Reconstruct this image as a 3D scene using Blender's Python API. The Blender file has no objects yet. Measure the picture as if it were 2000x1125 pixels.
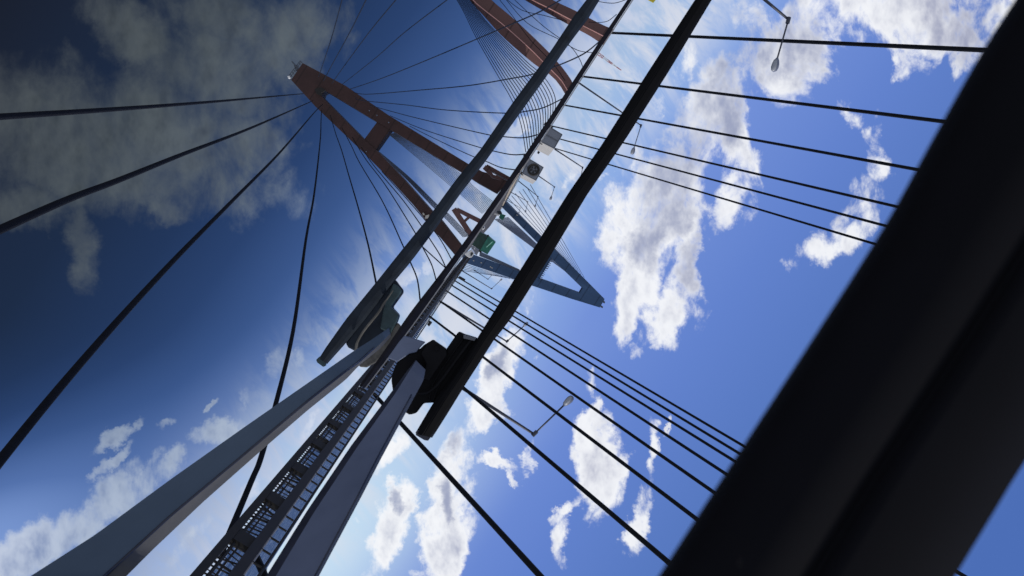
import bpy, bmesh, math, random
from mathutils import Vector, Matrix
random.seed(7)
R = math.radians
scn = bpy.context.scene
COL = scn.collection

# ---------------------------------------------------------------- frame of reference
F = 1500.0                    # focal length in photograph pixels (2000 wide)
CX, CY = 1000.0, 562.5
EYE = Vector((0, 0, 1.5))
def norm(v): return Vector(v).normalized()
VP = (968.0, 430.0)           # where the road runs to
UP2 = norm((.84, .5426, 0))
WY = norm((VP[0]-CX, VP[1]-CY, F))
_p = -(WY.x*UP2.x + WY.y*UP2.y)/WY.z
WZ = norm((UP2.x, UP2.y, _p))
WX = WY.cross(WZ)
def c2w(v): return Vector((v.dot(WX), v.dot(WY), v.dot(WZ)))
def P(x, y, D): return EYE + c2w(Vector(((x-CX)/F*D, (y-CY)/F*D, D)))
RIGHT, DOWN, FWD = c2w(Vector((1,0,0))), c2w(Vector((0,1,0))), c2w(Vector((0,0,1)))

# ---------------------------------------------------------------- camera
cam = bpy.data.cameras.new('camera'); co = bpy.data.objects.new('camera', cam); COL.objects.link(co)
m = Matrix((RIGHT, -DOWN, -FWD)).transposed().to_4x4(); m.translation = EYE
co.matrix_world = m
cam.sensor_width = 36; cam.lens = F/2000*36; cam.clip_start = .02; cam.clip_end = 40000
cam.dof.use_dof = True; cam.dof.focus_distance = 3.0; cam.dof.aperture_fstop = 17
scn.camera = co
scn.cycles.max_bounces = 4; scn.cycles.diffuse_bounces = 2; scn.cycles.glossy_bounces = 2
scn.view_settings.view_transform = 'Standard'; scn.view_settings.look = 'None'
scn.view_settings.exposure = 0; scn.view_settings.gamma = 1

# ---------------------------------------------------------------- node helper
class N:
    def __init__(s, tree): s.t = tree; tree.nodes.clear()
    def n(s, kind, **kw):
        o = s.t.nodes.new(kind)
        for k, v in kw.items():
            if k == 'ins':
                for a, b in v.items(): s.put(o, a, b)
            else: setattr(o, k, v)
        return o
    def put(s, o, a, b):
        if isinstance(b, bpy.types.NodeSocket): s.t.links.new(b, o.inputs[a])
        elif hasattr(b, 'outputs') : s.t.links.new(b.outputs[0], o.inputs[a])
        else: o.inputs[a].default_value = b
    def m(s, op, a, b=None, c=None, clamp=False):
        o = s.n('ShaderNodeMath', operation=op, use_clamp=clamp); s.put(o, 0, a)
        if b is not None: s.put(o, 1, b)
        if c is not None: s.put(o, 2, c)
        return o.outputs[0]
    def v(s, op, a, b=None, sc=None, out=0):
        o = s.n('ShaderNodeVectorMath', operation=op); s.put(o, 0, a)
        if b is not None: s.put(o, 1, b)
        if sc is not None: s.put(o, 'Scale', sc)
        return o.outputs[out]
    def noise(s, vec, scale, detail=4, rough=.5, dist=0, out=0):
        o = s.n('ShaderNodeTexNoise', ins={'Vector': vec, 'Scale': scale, 'Detail': detail, 'Roughness': rough, 'Distortion': dist})
        return o.outputs[out]
    def rng(s, x, a, b, c=0, d=1, smooth=False):
        o = s.n('ShaderNodeMapRange', interpolation_type='SMOOTHSTEP' if smooth else 'LINEAR')
        s.put(o, 0, x); s.put(o, 1, a); s.put(o, 2, b); s.put(o, 3, c); s.put(o, 4, d)
        return o.outputs[0]
    def mix(s, f, a, b, mode='MIX'):
        o = s.n('ShaderNodeMix', data_type='RGBA', blend_type=mode)
        s.put(o, 0, f); s.put(o, 6, a); s.put(o, 7, b)
        return o.outputs[2]
    def ramp(s, f, stops, interp='LINEAR'):
        o = s.n('ShaderNodeValToRGB'); s.put(o, 0, f); e = o.color_ramp.elements; o.color_ramp.interpolation = interp
        while len(e) > 1: e.remove(e[-1])
        e[0].position, e[0].color = stops[0][0], stops[0][1]
        for p, c in stops[1:]:
            x = e.new(p); x.color = c
        return o.outputs[0]
def lin(r, g, b):
    f = lambda c: (c/255/12.92) if c/255 <= .04045 else ((c/255+.055)/1.055)**2.4
    return (f(r), f(g), f(b), 1)

# ---------------------------------------------------------------- sky
SUN_DIR = norm((.76, -.12, .62))         # towards the sun: high on the right, a little behind
w = bpy.data.worlds.new('World'); scn.world = w; w.use_nodes = True

# the cloud field: a node group giving cloud density for a direction
CLOUDS = [  # x1 y1 x2 y2 radius weight
 (1470,50,1400,250,58,1.02),(1390,190,1330,340,62,1.07),(1340,330,1270,410,66,1.17),(1300,400,1250,470,70,1.27),(1262,480,1222,600,48,1.22),
 (1225,600,1212,660,26,1.02),(1440,180,1455,380,38,1.02),(1450,370,1400,430,36,0.97),(1335,480,1355,580,38,1.12),(1320,560,1290,640,42,1.27),(1285,650,1280,690,16,0.97),
 (1570,60,1555,150,66,1.1),
 (1720,-10,1960,0,95,1.05),(1800,60,1900,70,70,1.0),(1770,120,1800,140,30,.8),
 (1640,210,1680,235,26,.7),(1725,250,1720,330,30,.75),(1700,350,1600,470,40,.8),(1600,490,1570,500,36,.8),(1690,410,1640,470,38,.8),
 (1362,90,1290,190,28,.8),(1300,160,1260,240,20,.75),(1190,330,1170,350,12,.6),(1130,330,1080,400,18,.62),
 (1170,690,1150,760,16,.5),(1240,690,1260,720,16,.5),
 (1035,570,1015,620,14,0.97),(1010,640,960,780,32,1.32),(955,790,890,900,36,1.27),(915,900,870,960,30,1.17),(910,960,860,1020,32,1.22),(900,1040,860,1110,42,1.37),
 (800,960,780,1000,24,1.17),(770,1000,715,1100,34,1.27),(790,830,760,890,26,0.97),(720,900,700,960,14,0.67),
 (1160,800,1140,860,20,0.92),(1160,870,1170,950,42,1.27),(1110,980,1080,1020,17,0.97),(1095,1030,1090,1100,22,1.12),
 (1270,860,1275,930,16,0.92),(1265,960,1250,1060,22,1.12),(1305,830,1300,880,6,0.62),
 (950,900,1000,910,13,0.92),(1035,880,1020,900,14,0.92),(990,920,995,935,10,0.82),(800,1110,830,1125,12,0.87),(935,960,930,970,6,0.77),(700,1000,690,1010,8,0.57),
 # the darker, mirrored half
 (-40,230,260,300,120,1.40),(200,240,430,300,110,1.35),(220,30,300,80,60,1.35),(330,110,480,170,85,1.25),(380,20,520,60,70,1.25),
 (60,330,330,370,70,1.30),(380,330,470,260,52,1.25),(520,110,600,60,80,1.20),(600,50,660,30,58,.8),(705,60,660,110,24,.6),
 (470,240,520,270,42,.95),(0,400,80,410,50,1.15),(150,430,165,520,40,1.25),(270,400,340,420,26,1.10),
 (-10,1110,90,1050,42,1.55),(60,1060,170,1010,38,1.55),(150,1030,260,940,38,1.55),(220,960,330,920,26,1.35),(200,915,245,870,13,1.15),(195,865,270,825,12,1.10),
 (305,845,350,830,13,1.10),(330,920,350,900,20,1.20),(400,860,455,840,22,1.25),(290,920,320,890,16,1.15),(410,800,430,790,7,0.85),
 (530,745,560,700,30,1.0),(500,780,540,760,26,.95),(590,710,600,680,18,.7),(300,960,200,1060,30,.9),(640,650,620,670,8,.45),
 (330,1090,430,1010,20,.85),(440,1000,500,950,16,.75),(570,860,640,800,10,.6),
 (1130,40,1120,60,14,.7),(1170,30,1190,20,10,.6),(1040,230,1000,270,13,.8),(960,300,940,320,12,.7),(930,360,940,390,16,.7),(800,530,770,560,18,.8),(830,510,840,520,14,.6),(720,690,700,720,12,.7)]
g = bpy.data.node_groups.new('cloud_density', 'ShaderNodeTree')
g.interface.new_socket('Vector', in_out='INPUT', socket_type='NodeSocketVector')
g.interface.new_socket('Density', in_out='OUTPUT', socket_type='NodeSocketFloat')
g.interface.new_socket('Relief', in_out='OUTPUT', socket_type='NodeSocketFloat')
g.interface.new_socket('Shade', in_out='OUTPUT', socket_type='NodeSocketFloat')
a = N(g); gi = a.n('NodeGroupInput'); go = a.n('NodeGroupOutput')
vec = gi.outputs[0]
wn = a.noise(vec, 6, 6, .66, out=1)
wv = a.v('SCALE', a.v('SUBTRACT', wn, (.5,.5,.5)), sc=.15)
vec2 = a.v('ADD', vec, wv)
acc = None
sx = a.n('ShaderNodeSeparateXYZ', ins={0: vec2})
for (x1,y1,x2,y2,r,wt) in CLOUDS:
    L = math.hypot(x2-x1, y2-y1)
    mp = a.n('ShaderNodeMapping', vector_type='TEXTURE')
    # each patch takes the running total as its third coordinate (scaled away), which keeps the chain in order
    cb = a.n('ShaderNodeCombineXYZ', ins={0: sx.outputs[0], 1: sx.outputs[1], 2: 0.0 if acc is None else acc})
    a.put(mp, 0, cb.outputs[0])
    mp.inputs['Location'].default_value = ((x1+x2)/2000, (y1+y2)/2000, 0)
    mp.inputs['Rotation'].default_value = (0,0,math.atan2(y2-y1, x2-x1))
    mp.inputs['Scale'].default_value = ((L/2+r*1.1)/1000*1.16, r*1.1/1000*1.12, 1e6)
    k = a.m('SUBTRACT', wt, a.v('DOT_PRODUCT', mp.outputs[0], mp.outputs[0], out=1))
    acc = k if acc is None else a.m('MAXIMUM', acc, k)
acc = a.m('MAXIMUM', a.m('SUBTRACT', acc, .17), -1.0)
mp = a.n('ShaderNodeMapping'); a.put(mp, 0, vec); mp.inputs['Rotation'].default_value = (0,0,R(-30)); mp.inputs['Scale'].default_value = (1.25,.8,1)
sdv = a.v('DOT_PRODUCT', vec, (-.805,-.594,0), out=1)
amp = a.rng(a.m('ADD', sdv, .990), .25, .6, 1.0, .5, True)
n1 = a.noise(mp.outputs[0], 8, 8, .62, .35)
n2 = a.noise(mp.outputs[0], 30, 4, .62, .5)
nn = a.m('ADD', a.m('MULTIPLY', a.m('SUBTRACT', n1, .5), 3.9), a.m('MULTIPLY', a.m('SUBTRACT', n2, .5), .8))
d = a.m('ADD', acc, a.m('MULTIPLY', nn, amp))
a.put(go, 0, d)
SHADES = [(1475,40,1400,200,60),(1340,240,1295,360,55),(1320,380,1290,420,40),(1430,200,1440,280,30),(1370,480,1360,540,30),(1260,440,1250,500,22),
 (980,680,968,720,14),(905,850,898,880,13),(880,960,875,1000,13),(785,965,778,985,10),(1550,60,1560,110,45),(1850,20,1880,60,60),(1640,370,1620,420,22)]
sh = None; sx2 = a.n('ShaderNodeSeparateXYZ', ins={0: vec2})
for (x1,y1,x2,y2,r) in SHADES:
    L = math.hypot(x2-x1, y2-y1); mp2 = a.n('ShaderNodeMapping', vector_type='TEXTURE')
    cb = a.n('ShaderNodeCombineXYZ', ins={0: sx2.outputs[0], 1: sx2.outputs[1], 2: acc if sh is None else sh})
    a.put(mp2, 0, cb.outputs[0])
    mp2.inputs['Location'].default_value = ((x1+x2)/2000, (y1+y2)/2000, 0); mp2.inputs['Rotation'].default_value = (0,0,math.atan2(y2-y1, x2-x1))
    mp2.inputs['Scale'].default_value = ((L/2+r*1.2)/1000*1.3, r*1.3/1000*1.3, 1e6)
    k = a.m('SUBTRACT', 1.0, a.v('DOT_PRODUCT', mp2.outputs[0], mp2.outputs[0], out=1))
    sh = k if sh is None else a.m('MAXIMUM', sh, k)
a.put(go, 2, a.m('MAXIMUM', sh, 0.0))
# relief: how much thinner the cloud gets towards the sun
mq = a.n('ShaderNodeMapping'); a.put(mq, 0, a.v('ADD', vec, (.016,.012,0))); mq.inputs['Rotation'].default_value = (0,0,R(-30)); mq.inputs['Scale'].default_value = (1.25,.8,1)
n3 = a.noise(mp.outputs[0], 9, 4, .6); n4 = a.noise(mq.outputs[0], 9, 4, .6)
a.put(go, 1, a.m('MULTIPLY', a.m('SUBTRACT', n3, n4), 2.3))

s = N(w.node_tree)
tc = s.n('ShaderNodeTexCoord').outputs['Generated']
dr = s.v('NORMALIZE', tc)
dx = s.v('DOT_PRODUCT', dr, tuple(RIGHT), out=1); dy = s.v('DOT_PRODUCT', dr, tuple(DOWN), out=1)
dz = s.m('MAXIMUM', s.v('DOT_PRODUCT', dr, tuple(FWD), out=1), .12)
px = s.m('MULTIPLY_ADD', s.m('DIVIDE', dx, dz), F/1000, CX/1000)
py = s.m('MULTIPLY_ADD', s.m('DIVIDE', dy, dz), F/1000, CY/1000)
cv = s.n('ShaderNodeCombineXYZ', ins={0: px, 1: py, 2: 0.0}).outputs[0]
# distance in thousandths from the line where the two halves of the sky meet (+ = mirrored half)
sd = s.m('MULTIPLY_ADD', px, -.805, s.m('MULTIPLY_ADD', py, -.594, 1.230*.805))
# the mirrored half is less dim towards the lower left
sde = s.m('SUBTRACT', sd, s.m('MULTIPLY', s.rng(py, .6, 1.08, 0, .40, True), s.rng(sd, .05, .5, 0, 1, True)))
t = s.rng(sde, -1.2, 1.2)
def T(x): return (x/1000+1.2)/2.4
sky = s.ramp(t, [(T(-1200), lin(76,110,182)), (T(-750), lin(84,118,188)), (T(-500), lin(98,130,205)), (T(-300), lin(114,144,216)),
                 (T(-180), lin(140,172,228)), (T(-70), lin(160,188,226)), (T(-10), lin(168,190,220)), (T(10), lin(150,176,220)), (T(45), lin(124,154,212)),
                 (T(120), lin(84,114,172)), (T(220), lin(58,86,138)), (T(330), lin(42,66,110)), (T(450), lin(34,54,90)), (T(620), lin(29,44,70)), (T(1000), lin(26,32,46))])
cl_lit = s.ramp(t, [(T(-1000), lin(244,246,250)), (T(-100), lin(248,249,252)), (T(0), lin(214,222,240)), (T(100), lin(172,186,208)), (T(220), lin(140,156,178)),
                    (T(400), lin(98,108,116)), (T(650), lin(82,90,95)), (T(1000), lin(76,82,86))])
cl_dark = s.ramp(t, [(T(-1000), lin(172,178,200)), (T(-500), lin(158,162,186)), (T(-100), lin(158,168,196)), (T(0), lin(160,174,208)), (T(100), lin(112,132,172)), (T(220), lin(78,96,136)),
                    (T(400), lin(58,66,82)), (T(650), lin(50,58,66)), (T(1000), lin(44,50,56))])
# slightly paler towards the bottom of the low sky (brightest horizon on that side)
pale = s.m('MULTIPLY', s.rng(py, .55, 1.08, 0, 1, True), s.m('MULTIPLY', s.rng(sd, -.42, -.14, 0, .92, True), s.rng(sd, .16, .02, 0, 1, True)))
sky = s.mix(pale, sky, lin(202,226,243))
sky = s.mix(s.m('MULTIPLY', s.rng(py, .6, 1.1, 0, 1, True), s.m('MULTIPLY', s.rng(sd, .27, .06, 0, .8, True), s.rng(sd, -.04, .03, 0, 1, True))), sky, lin(154,174,216))
dg = s.n('ShaderNodeGroup', node_tree=g); s.put(dg, 0, cv); d0 = dg.outputs[0]
cover = s.rng(d0, .06, s.rng(sde, -.1, .3, .85, 1.5), 0, 1, True)
relief = s.m('ADD', s.m('MULTIPLY', dg.outputs[1], s.rng(sd, -.1, .3, .55, .75)), .80)
thick = s.rng(d0, .5, 1.7, .15, -.3)
lit = s.m('SUBTRACT', s.m('ADD', relief, thick), s.m('MULTIPLY', dg.outputs[2], .48), clamp=True)
lit = s.rng(lit, .08, .95, 0, 1, True)
ccol = s.mix(lit, cl_dark, cl_lit)
# thin streaky veil close to the horizon
mp = s.n('ShaderNodeMapping'); s.put(mp, 0, cv); mp.inputs['Rotation'].default_value = (0,0,R(36)); 
vm = s.n('ShaderNodeMapping'); s.put(vm, 0, mp.outputs[0]); vm.inputs['Scale'].default_value = (1.0,.32,1)
vn = s.noise(vm.outputs[0], 20, 8, .64, .6)
veil = s.m('MULTIPLY', s.rng(vn, .38, .62, 0, .85, True), s.m('MULTIPLY', s.rng(sd, -.24, -.10, 0, 1, True), s.rng(sd, .2, .04, 0, 1, True)))
sky2 = s.mix(veil, sky, s.mix(.62, cl_dark, cl_lit))
final = s.mix(s.m('MULTIPLY', cover, .96), sky2, ccol)
# the sky behind the viewer, around the sun, is pale and bright
behind = s.rng(s.v('DOT_PRODUCT', dr, tuple(FWD), out=1), .45, -.25, 0, 1, True)
final = s.mix(behind, final, lin(176,182,196))
nish = s.n('ShaderNodeTexSky', sky_type='NISHITA', sun_disc=False, sun_elevation=math.asin(SUN_DIR.z), sun_rotation=math.atan2(SUN_DIR.x, SUN_DIR.y))
nb = s.v('SCALE', nish.outputs[0], sc=.02)
tot = s.v('ADD', s.v('SCALE', final, sc=.97), s.v('MULTIPLY', nb, (.5,.5,.5)))
bg = s.n('ShaderNodeBackground', ins={0: final, 1: 1.0})
bg2 = s.n('ShaderNodeBackground', ins={0: nish.outputs[0], 1: .0003})
ad = s.n('ShaderNodeAddShader'); s.put(ad, 0, bg); s.put(ad, 1, bg2)
wo = s.n('ShaderNodeOutputWorld'); s.put(wo, 0, ad)
w.cycles.sampling_method = 'MANUAL'; w.cycles.sample_map_resolution = 512

# ---------------------------------------------------------------- sun
sl = bpy.data.lights.new('sun', 'SUN'); sl.energy = 2.6; sl.angle = R(.5); sl.color = (1,.95,.88)
so = bpy.data.objects.new('sun', sl); COL.objects.link(so)
so.rotation_euler = SUN_DIR.to_track_quat('Z', 'Y').to_euler()

# ---------------------------------------------------------------- materials
def mat(name, col, rough=.6, metal=0, var=.25, scale=3, bump=0, spec=.5, coord='Object', streak=None, seam=0):
    M = bpy.data.materials.new(name); M.use_nodes = True; q = N(M.node_tree)
    c = q.n('ShaderNodeTexCoord').outputs[coord]
    if streak:
        mpp = q.n('ShaderNodeMapping'); q.put(mpp, 0, c); mpp.inputs['Scale'].default_value = streak; c = mpp.outputs[0]
    n_ = q.noise(c, scale, 6, .6)
    dk = tuple(x*(1-var) for x in col)+(1,); lt = tuple(min(1, x*(1+var)) for x in col)+(1,)
    cc = q.mix(q.rng(n_, .3, .7), dk, lt)
    if seam:
        zz = q.n('ShaderNodeSeparateXYZ', ins={0: q.n('ShaderNodeTexCoord').outputs['Object']}).outputs[2]
        fr = q.m('FRACT', q.m('MULTIPLY', zz, 1/seam))
        cc = q.mix(q.m('MULTIPLY', q.m('LESS_THAN', fr, .06), .45), cc, (.005,.004,.004,1))
    b = q.n('ShaderNodeBsdfPrincipled', ins={'Base Color': cc, 'Roughness': q.rng(n_, .3, .7, max(.03,rough-.08), min(1,rough+.08)), 'Metallic': metal, 'Specular IOR Level': spec})
    if bump:
        bb = q.n('ShaderNodeBump', ins={'Height': n_, 'Strength': bump, 'Distance': .01}); q.put(b, 'Normal', bb)
    q.put(q.n('ShaderNodeOutputMaterial'), 0, b)
    return M
M_cable = mat('cable_sheath', (.009,.010,.013), .7, spec=.12)
M_cable2 = mat('mirrored_cable_sheath', (.010,.011,.015), .8, spec=.05)
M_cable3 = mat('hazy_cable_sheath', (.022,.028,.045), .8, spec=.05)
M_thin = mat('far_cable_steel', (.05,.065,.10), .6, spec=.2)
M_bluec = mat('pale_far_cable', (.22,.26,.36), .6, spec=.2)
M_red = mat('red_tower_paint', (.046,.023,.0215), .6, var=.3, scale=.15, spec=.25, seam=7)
M_red2 = mat('hazy_red_tower_paint', (.105,.054,.050), .6, seam=6, var=.2, scale=.1, spec=.25)  # lighter tower red, with haze and reflectance put into the colour
M_redridge = mat('pink_ridge_highlight', (.55,.28,.25), .45, var=.25, scale=.3)  # highlight colour for the lit leg edges
M_blue = mat('blue_tower_paint', (.045,.085,.165), .6, var=.22, scale=.06, spec=.15, streak=(3,3,.6), seam=9)
M_bluegrey = mat('blue_tower_side', (.12,.15,.21), .6, var=.2, scale=.4)
M_black = mat('wiper_black_rubber', (.003,.003,.004), .75, var=.4, scale=30, bump=.05, spec=.12)
M_black2 = mat('wiper_black_plastic', (.005,.005,.0065), .6, var=.3, scale=60, spec=.1)
M_teal = mat('mirrored_wiper_plastic', (.016,.022,.032), .6, var=.35, scale=25, spec=.15)
M_teal2 = mat('mirrored_wiper_clip', (.030,.056,.064), .5, var=.45, scale=18, spec=.3)
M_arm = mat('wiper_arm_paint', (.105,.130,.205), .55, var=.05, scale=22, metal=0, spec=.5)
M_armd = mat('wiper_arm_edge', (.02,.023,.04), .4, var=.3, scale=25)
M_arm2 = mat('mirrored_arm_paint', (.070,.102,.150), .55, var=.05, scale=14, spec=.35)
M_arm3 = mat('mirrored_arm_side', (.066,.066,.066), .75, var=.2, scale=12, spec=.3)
M_patch = mat('sunlit_patch_tone', (.22,.24,.36), .55, var=.12, scale=60)  # pale tone meant as a painted sunlit patch on the arm, unused
M_grime = mat('mirrored_grime', (.085,.08,.072), .75, var=.6, scale=30)
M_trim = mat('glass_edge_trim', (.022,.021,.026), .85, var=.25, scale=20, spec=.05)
M_trimlip = mat('trim_lip', (.42,.40,.38), .5, var=.2, scale=40)  # pale tone of the trim lip and the railing edge strip
M_pillar = mat('window_pillar_plastic', (.0042,.0043,.0062), .9, var=.25, scale=20, spec=.08)
M_rail = mat('railing_paint', (.022,.021,.024), .7, var=.4, scale=1.6, spec=.35)
M_raild = mat('railing_dark_panel', (.012,.0105,.010), .8, var=.6, scale=4)
M_cream = mat('cream_panel', (.46,.44,.40), .6, var=.08, scale=.8)
M_grey = mat('grey_panel', (.17,.185,.22), .6, var=.15, scale=.9)
M_greyd = mat('grey_panel_dark', (.05,.06,.08), .55, var=.15, scale=.9)
M_green = mat('green_tarp', (.010,.12,.085), .5, var=.45, scale=1.5)
M_greend = mat('dark_green_tailgate', (.008,.035,.026), .6, var=.6, scale=2)
M_white = mat('white_vehicle_paint', (.75,.74,.72), .35, var=.05)
M_glass = mat('dark_vehicle_glass', (.02,.025,.03), .12, var=.1)
M_tyre = mat('tyre_rubber', (.015,.015,.016), .85)
M_lamp = mat('lamp_housing', (.13,.15,.21), .5, var=.15, scale=4)
M_lens = mat('lamp_lens', (.28,.3,.34), .3, var=.1)
M_pole = mat('lamp_pole_steel', (.028,.032,.05), .5)
M_mastr = mat('mast_red', (.45,.12,.09), .6); M_mastw = mat('mast_white', (.7,.7,.7), .6)
M_yellow = mat('yellow_sign', (.55,.48,.03), .5)
M_asph = mat('asphalt', (.06,.052,.045), .9, scale=.4)
M_conc = mat('barrier_concrete', (.42,.37,.30), .8, var=.3, scale=.8)
M_dirt = mat('shore_land', (.045,.06,.04), .9, var=.6, scale=.02)
def water_mat():
    M = bpy.data.materials.new('river_water'); M.use_nodes = True; q = N(M.node_tree)
    c = q.n('ShaderNodeTexCoord').outputs['Object']
    n_ = q.noise(c, .03, 8, .7)
    b = q.n('ShaderNodeBsdfPrincipled', ins={'Base Color': q.ramp(n_, [(.35,(.015,.04,.10,1)),(.53,(.04,.085,.18,1)),(.66,(.4,.48,.6,1))]), 'Roughness': .7, 'Specular IOR Level': .1})  # pale end of the ramp puts glints into the water colour
    bb = q.n('ShaderNodeBump', ins={'Height': q.noise(c, .15, 6, .7), 'Strength': .6, 'Distance': 1.0}); q.put(b, 'Normal', bb)
    q.put(q.n('ShaderNodeOutputMaterial'), 0, b); return M
M_water = water_mat()

# ---------------------------------------------------------------- mesh helpers
def empty(name, loc, label, cat, group=None):
    o = bpy.data.objects.new(name, None); COL.objects.link(o); o.location = loc; o.empty_display_size = .2
    o['label'] = label; o['category'] = cat
    if group: o['group'] = group
    return o
def tag(o, label, cat, group=None):
    o['label'] = label; o['category'] = cat
    if group: o['group'] = group
    return o
def obj(name, bm, material, parent=None, bevel=0, seg=2, smooth=False):
    me = bpy.data.meshes.new(name)
    bmesh.ops.remove_doubles(bm, verts=bm.verts, dist=1e-6)
    bmesh.ops.recalc_face_normals(bm, faces=bm.faces)
    bm.to_mesh(me); bm.free()
    for mm in (material if isinstance(material, (list, tuple)) else [material]): me.materials.append(mm)
    o = bpy.data.objects.new(name, me); COL.objects.link(o)
    if parent is not None:
        o.parent = parent
        pl = Vector(parent.location)
        q = parent
        off = Vector((0,0,0))
        while q is not None: off += Vector(q.location); q = q.parent
        for v in me.vertices: v.co -= off
    else:
        c = Vector((0,0,0))
        for v in me.vertices: c += v.co
        c /= max(1, len(me.vertices))
        for v in me.vertices: v.co -= c
        o.location = c
    if bevel:
        b = o.modifiers.new('bevel', 'BEVEL'); b.width = bevel; b.segments = seg; b.limit_method = 'ANGLE'; b.angle_limit = R(35)
    if smooth:
        for p in me.polygons: p.use_smooth = True
        if smooth == 'auto': me.set_sharp_from_angle(angle=R(14))
    return o
def face(bm, vs):
    try: return bm.faces.new(vs)
    except ValueError: return None
def prism(poly, D, ext, bm=None, mi=0):
    """polygon seen at pixels poly, standing at depth D (number or list), extruded by vector ext"""
    bm = bm or bmesh.new(); n = len(poly)
    Ds = D if isinstance(D, (list, tuple)) else [D]*n
    f = [bm.verts.new(P(x, y, d)) for (x, y), d in zip(poly, Ds)]
    b = [bm.verts.new(v.co+ext) for v in f]
    fs = [face(bm, f), face(bm, b[::-1])]
    for i in range(n): fs.append(face(bm, (f[i], b[i], b[(i+1)%n], f[(i+1)%n])))
    for q in fs:
        if q: q.material_index = mi
    return bm
def resample(pts, n):
    L = [0]
    for a_, b_ in zip(pts, pts[1:]): L.append(L[-1]+math.dist(a_, b_))
    out = []
    for i in range(n):
        t_ = L[-1]*i/(n-1)
        for k in range(len(L)-1):
            if t_ <= L[k+1]+1e-9:
                u = (t_-L[k])/max(1e-9, L[k+1]-L[k])
                out.append(tuple(a_+(b_-a_)*u for a_, b_ in zip(pts[k], pts[k+1]))); break
    return out
def loft(rows, n=24, bm=None, mats=None):
    """rows: closed section of polylines [(x,y,D),...] skinned into one solid"""
    bm = bm or bmesh.new()
    V = [[bm.verts.new(P(*p)) for p in resample(r, n)] for r in rows]
    k = len(V)
    for i in range(k):
        A, B = V[i], V[(i+1)%k]
        for j in range(n-1):
            q = face(bm, (A[j], B[j], B[j+1], A[j+1]))
            if q and mats: q.material_index = mats[i]
    face(bm, [v[0] for v in V]); face(bm, [v[-1] for v in V][::-1])
    return bm
def ring(bm, c, t_, r, seg, up=None):
    t_ = t_.normalized(); a_ = t_.cross(Vector((0,0,1)) if abs(t_.z) < .9 else Vector((1,0,0))).normalized(); b_ = t_.cross(a_)
    return [bm.verts.new(c+(a_*math.cos(2*math.pi*i/seg)+b_*math.sin(2*math.pi*i/seg))*r) for i in range(seg)]
def tube(pts, r, seg=8, bm=None):
    bm = bm or bmesh.new(); pts = [Vector(p) for p in pts]; n = len(pts)
    rs = r if isinstance(r, (list, tuple)) else [r]*n
    prev = None; a0 = None
    for i, p in enumerate(pts):
        t_ = (pts[min(n-1,i+1)]-pts[max(0,i-1)]).normalized()
        if a0 is None: a0 = t_.cross(Vector((.31,.2,.93))).normalized()
        a0 = (a0-t_*a0.dot(t_)).normalized(); b0 = t_.cross(a0)
        rg = [bm.verts.new(p+(a0*math.cos(2*math.pi*k/seg)+b0*math.sin(2*math.pi*k/seg))*rs[i]) for k in range(seg)]
        if prev:
            for k in range(seg): face(bm, (prev[k], rg[k], rg[(k+1)%seg], prev[(k+1)%seg]))
        else: face(bm, rg[::-1])
        prev = rg
    face(bm, prev)
    return bm
def box(c0, c1, bm=None):
    bm = bm or bmesh.new(); (x0,y0,z0), (x1,y1,z1) = c0, c1
    v = [bm.verts.new((x,y,z)) for x in (x0,x1) for y in (y0,y1) for z in (z0,z1)]
    for f in ((0,1,3,2),(4,6,7,5),(0,4,5,1),(2,3,7,6),(0,2,6,4),(1,5,7,3)): face(bm, [v[i] for i in f])
    return bm
def smoothline(pts, n=20):
    """Catmull-Rom through points of any dimension"""
    if len(pts) < 3: return pts
    P_ = [pts[0]]+list(pts)+[pts[-1]]; out = []
    m_ = max(2, n//(len(pts)-1))
    for i in range(1, len(P_)-2):
        for k in range(m_):
            u = k/m_; a_, b_, c_, d_ = P_[i-1], P_[i], P_[i+1], P_[i+2]
            out.append(tuple(.5*((2*b_[j])+(-a_[j]+c_[j])*u+(2*a_[j]-5*b_[j]+4*c_[j]-d_[j])*u*u+(-a_[j]+3*b_[j]-3*c_[j]+d_[j])*u**3) for j in range(len(b_))))
    out.append(tuple(pts[-1])); return out
def cable_px(pts, D0, D1, dia, seg=8):
    """a cable seen along pixels pts whose depth runs straight from D0 to D1"""
    q = smoothline(pts, 70) if len(pts) > 2 else resample(pts, 2)
    L = [0]
    for a_, b_ in zip(q, q[1:]): L.append(L[-1]+math.dist(a_, b_))
    out = []
    for p_, l in zip(q, L):
        u = l/L[-1]; out.append(P(p_[0], p_[1], 1/((1-u)/D0+u/D1)))
    return tube(out, dia/2, seg)
YV = Vector((0,1,0))

# ================================================================ SETTING
RX, LX = 8.5, -18.0
o = obj('road', box((LX-1, 150, -.3), (RX+1, 900, -.02)), M_asph); o['kind'] = 'structure'
bm = bmesh.new()
vs = [bm.verts.new(p) for p in ((345,-400,-37),(9000,-400,-37),(9000,9000,-37),(345,9000,-37))]; face(bm, vs)
o = obj('river', bm, M_water); o['kind'] = 'structure'
bm = bmesh.new(); pv = None
for i in range(160):
    y = -200+i*60; h = -37+28+14*math.sin(i*.37)*math.sin(i*.11)+random.uniform(-6,8)
    a_ = [bm.verts.new((5200,y,-37.5)), bm.verts.new((5260,y,max(-34,h))), bm.verts.new((5600,y,max(-34,h))), bm.verts.new((5700,y,-37.5))]
    if pv:
        for k in range(4): face(bm, (pv[k], a_[k], a_[(k+1)%4], pv[(k+1)%4]))
    pv = a_
o = obj('far_shore', bm, M_dirt); o['kind'] = 'structure'

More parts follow.
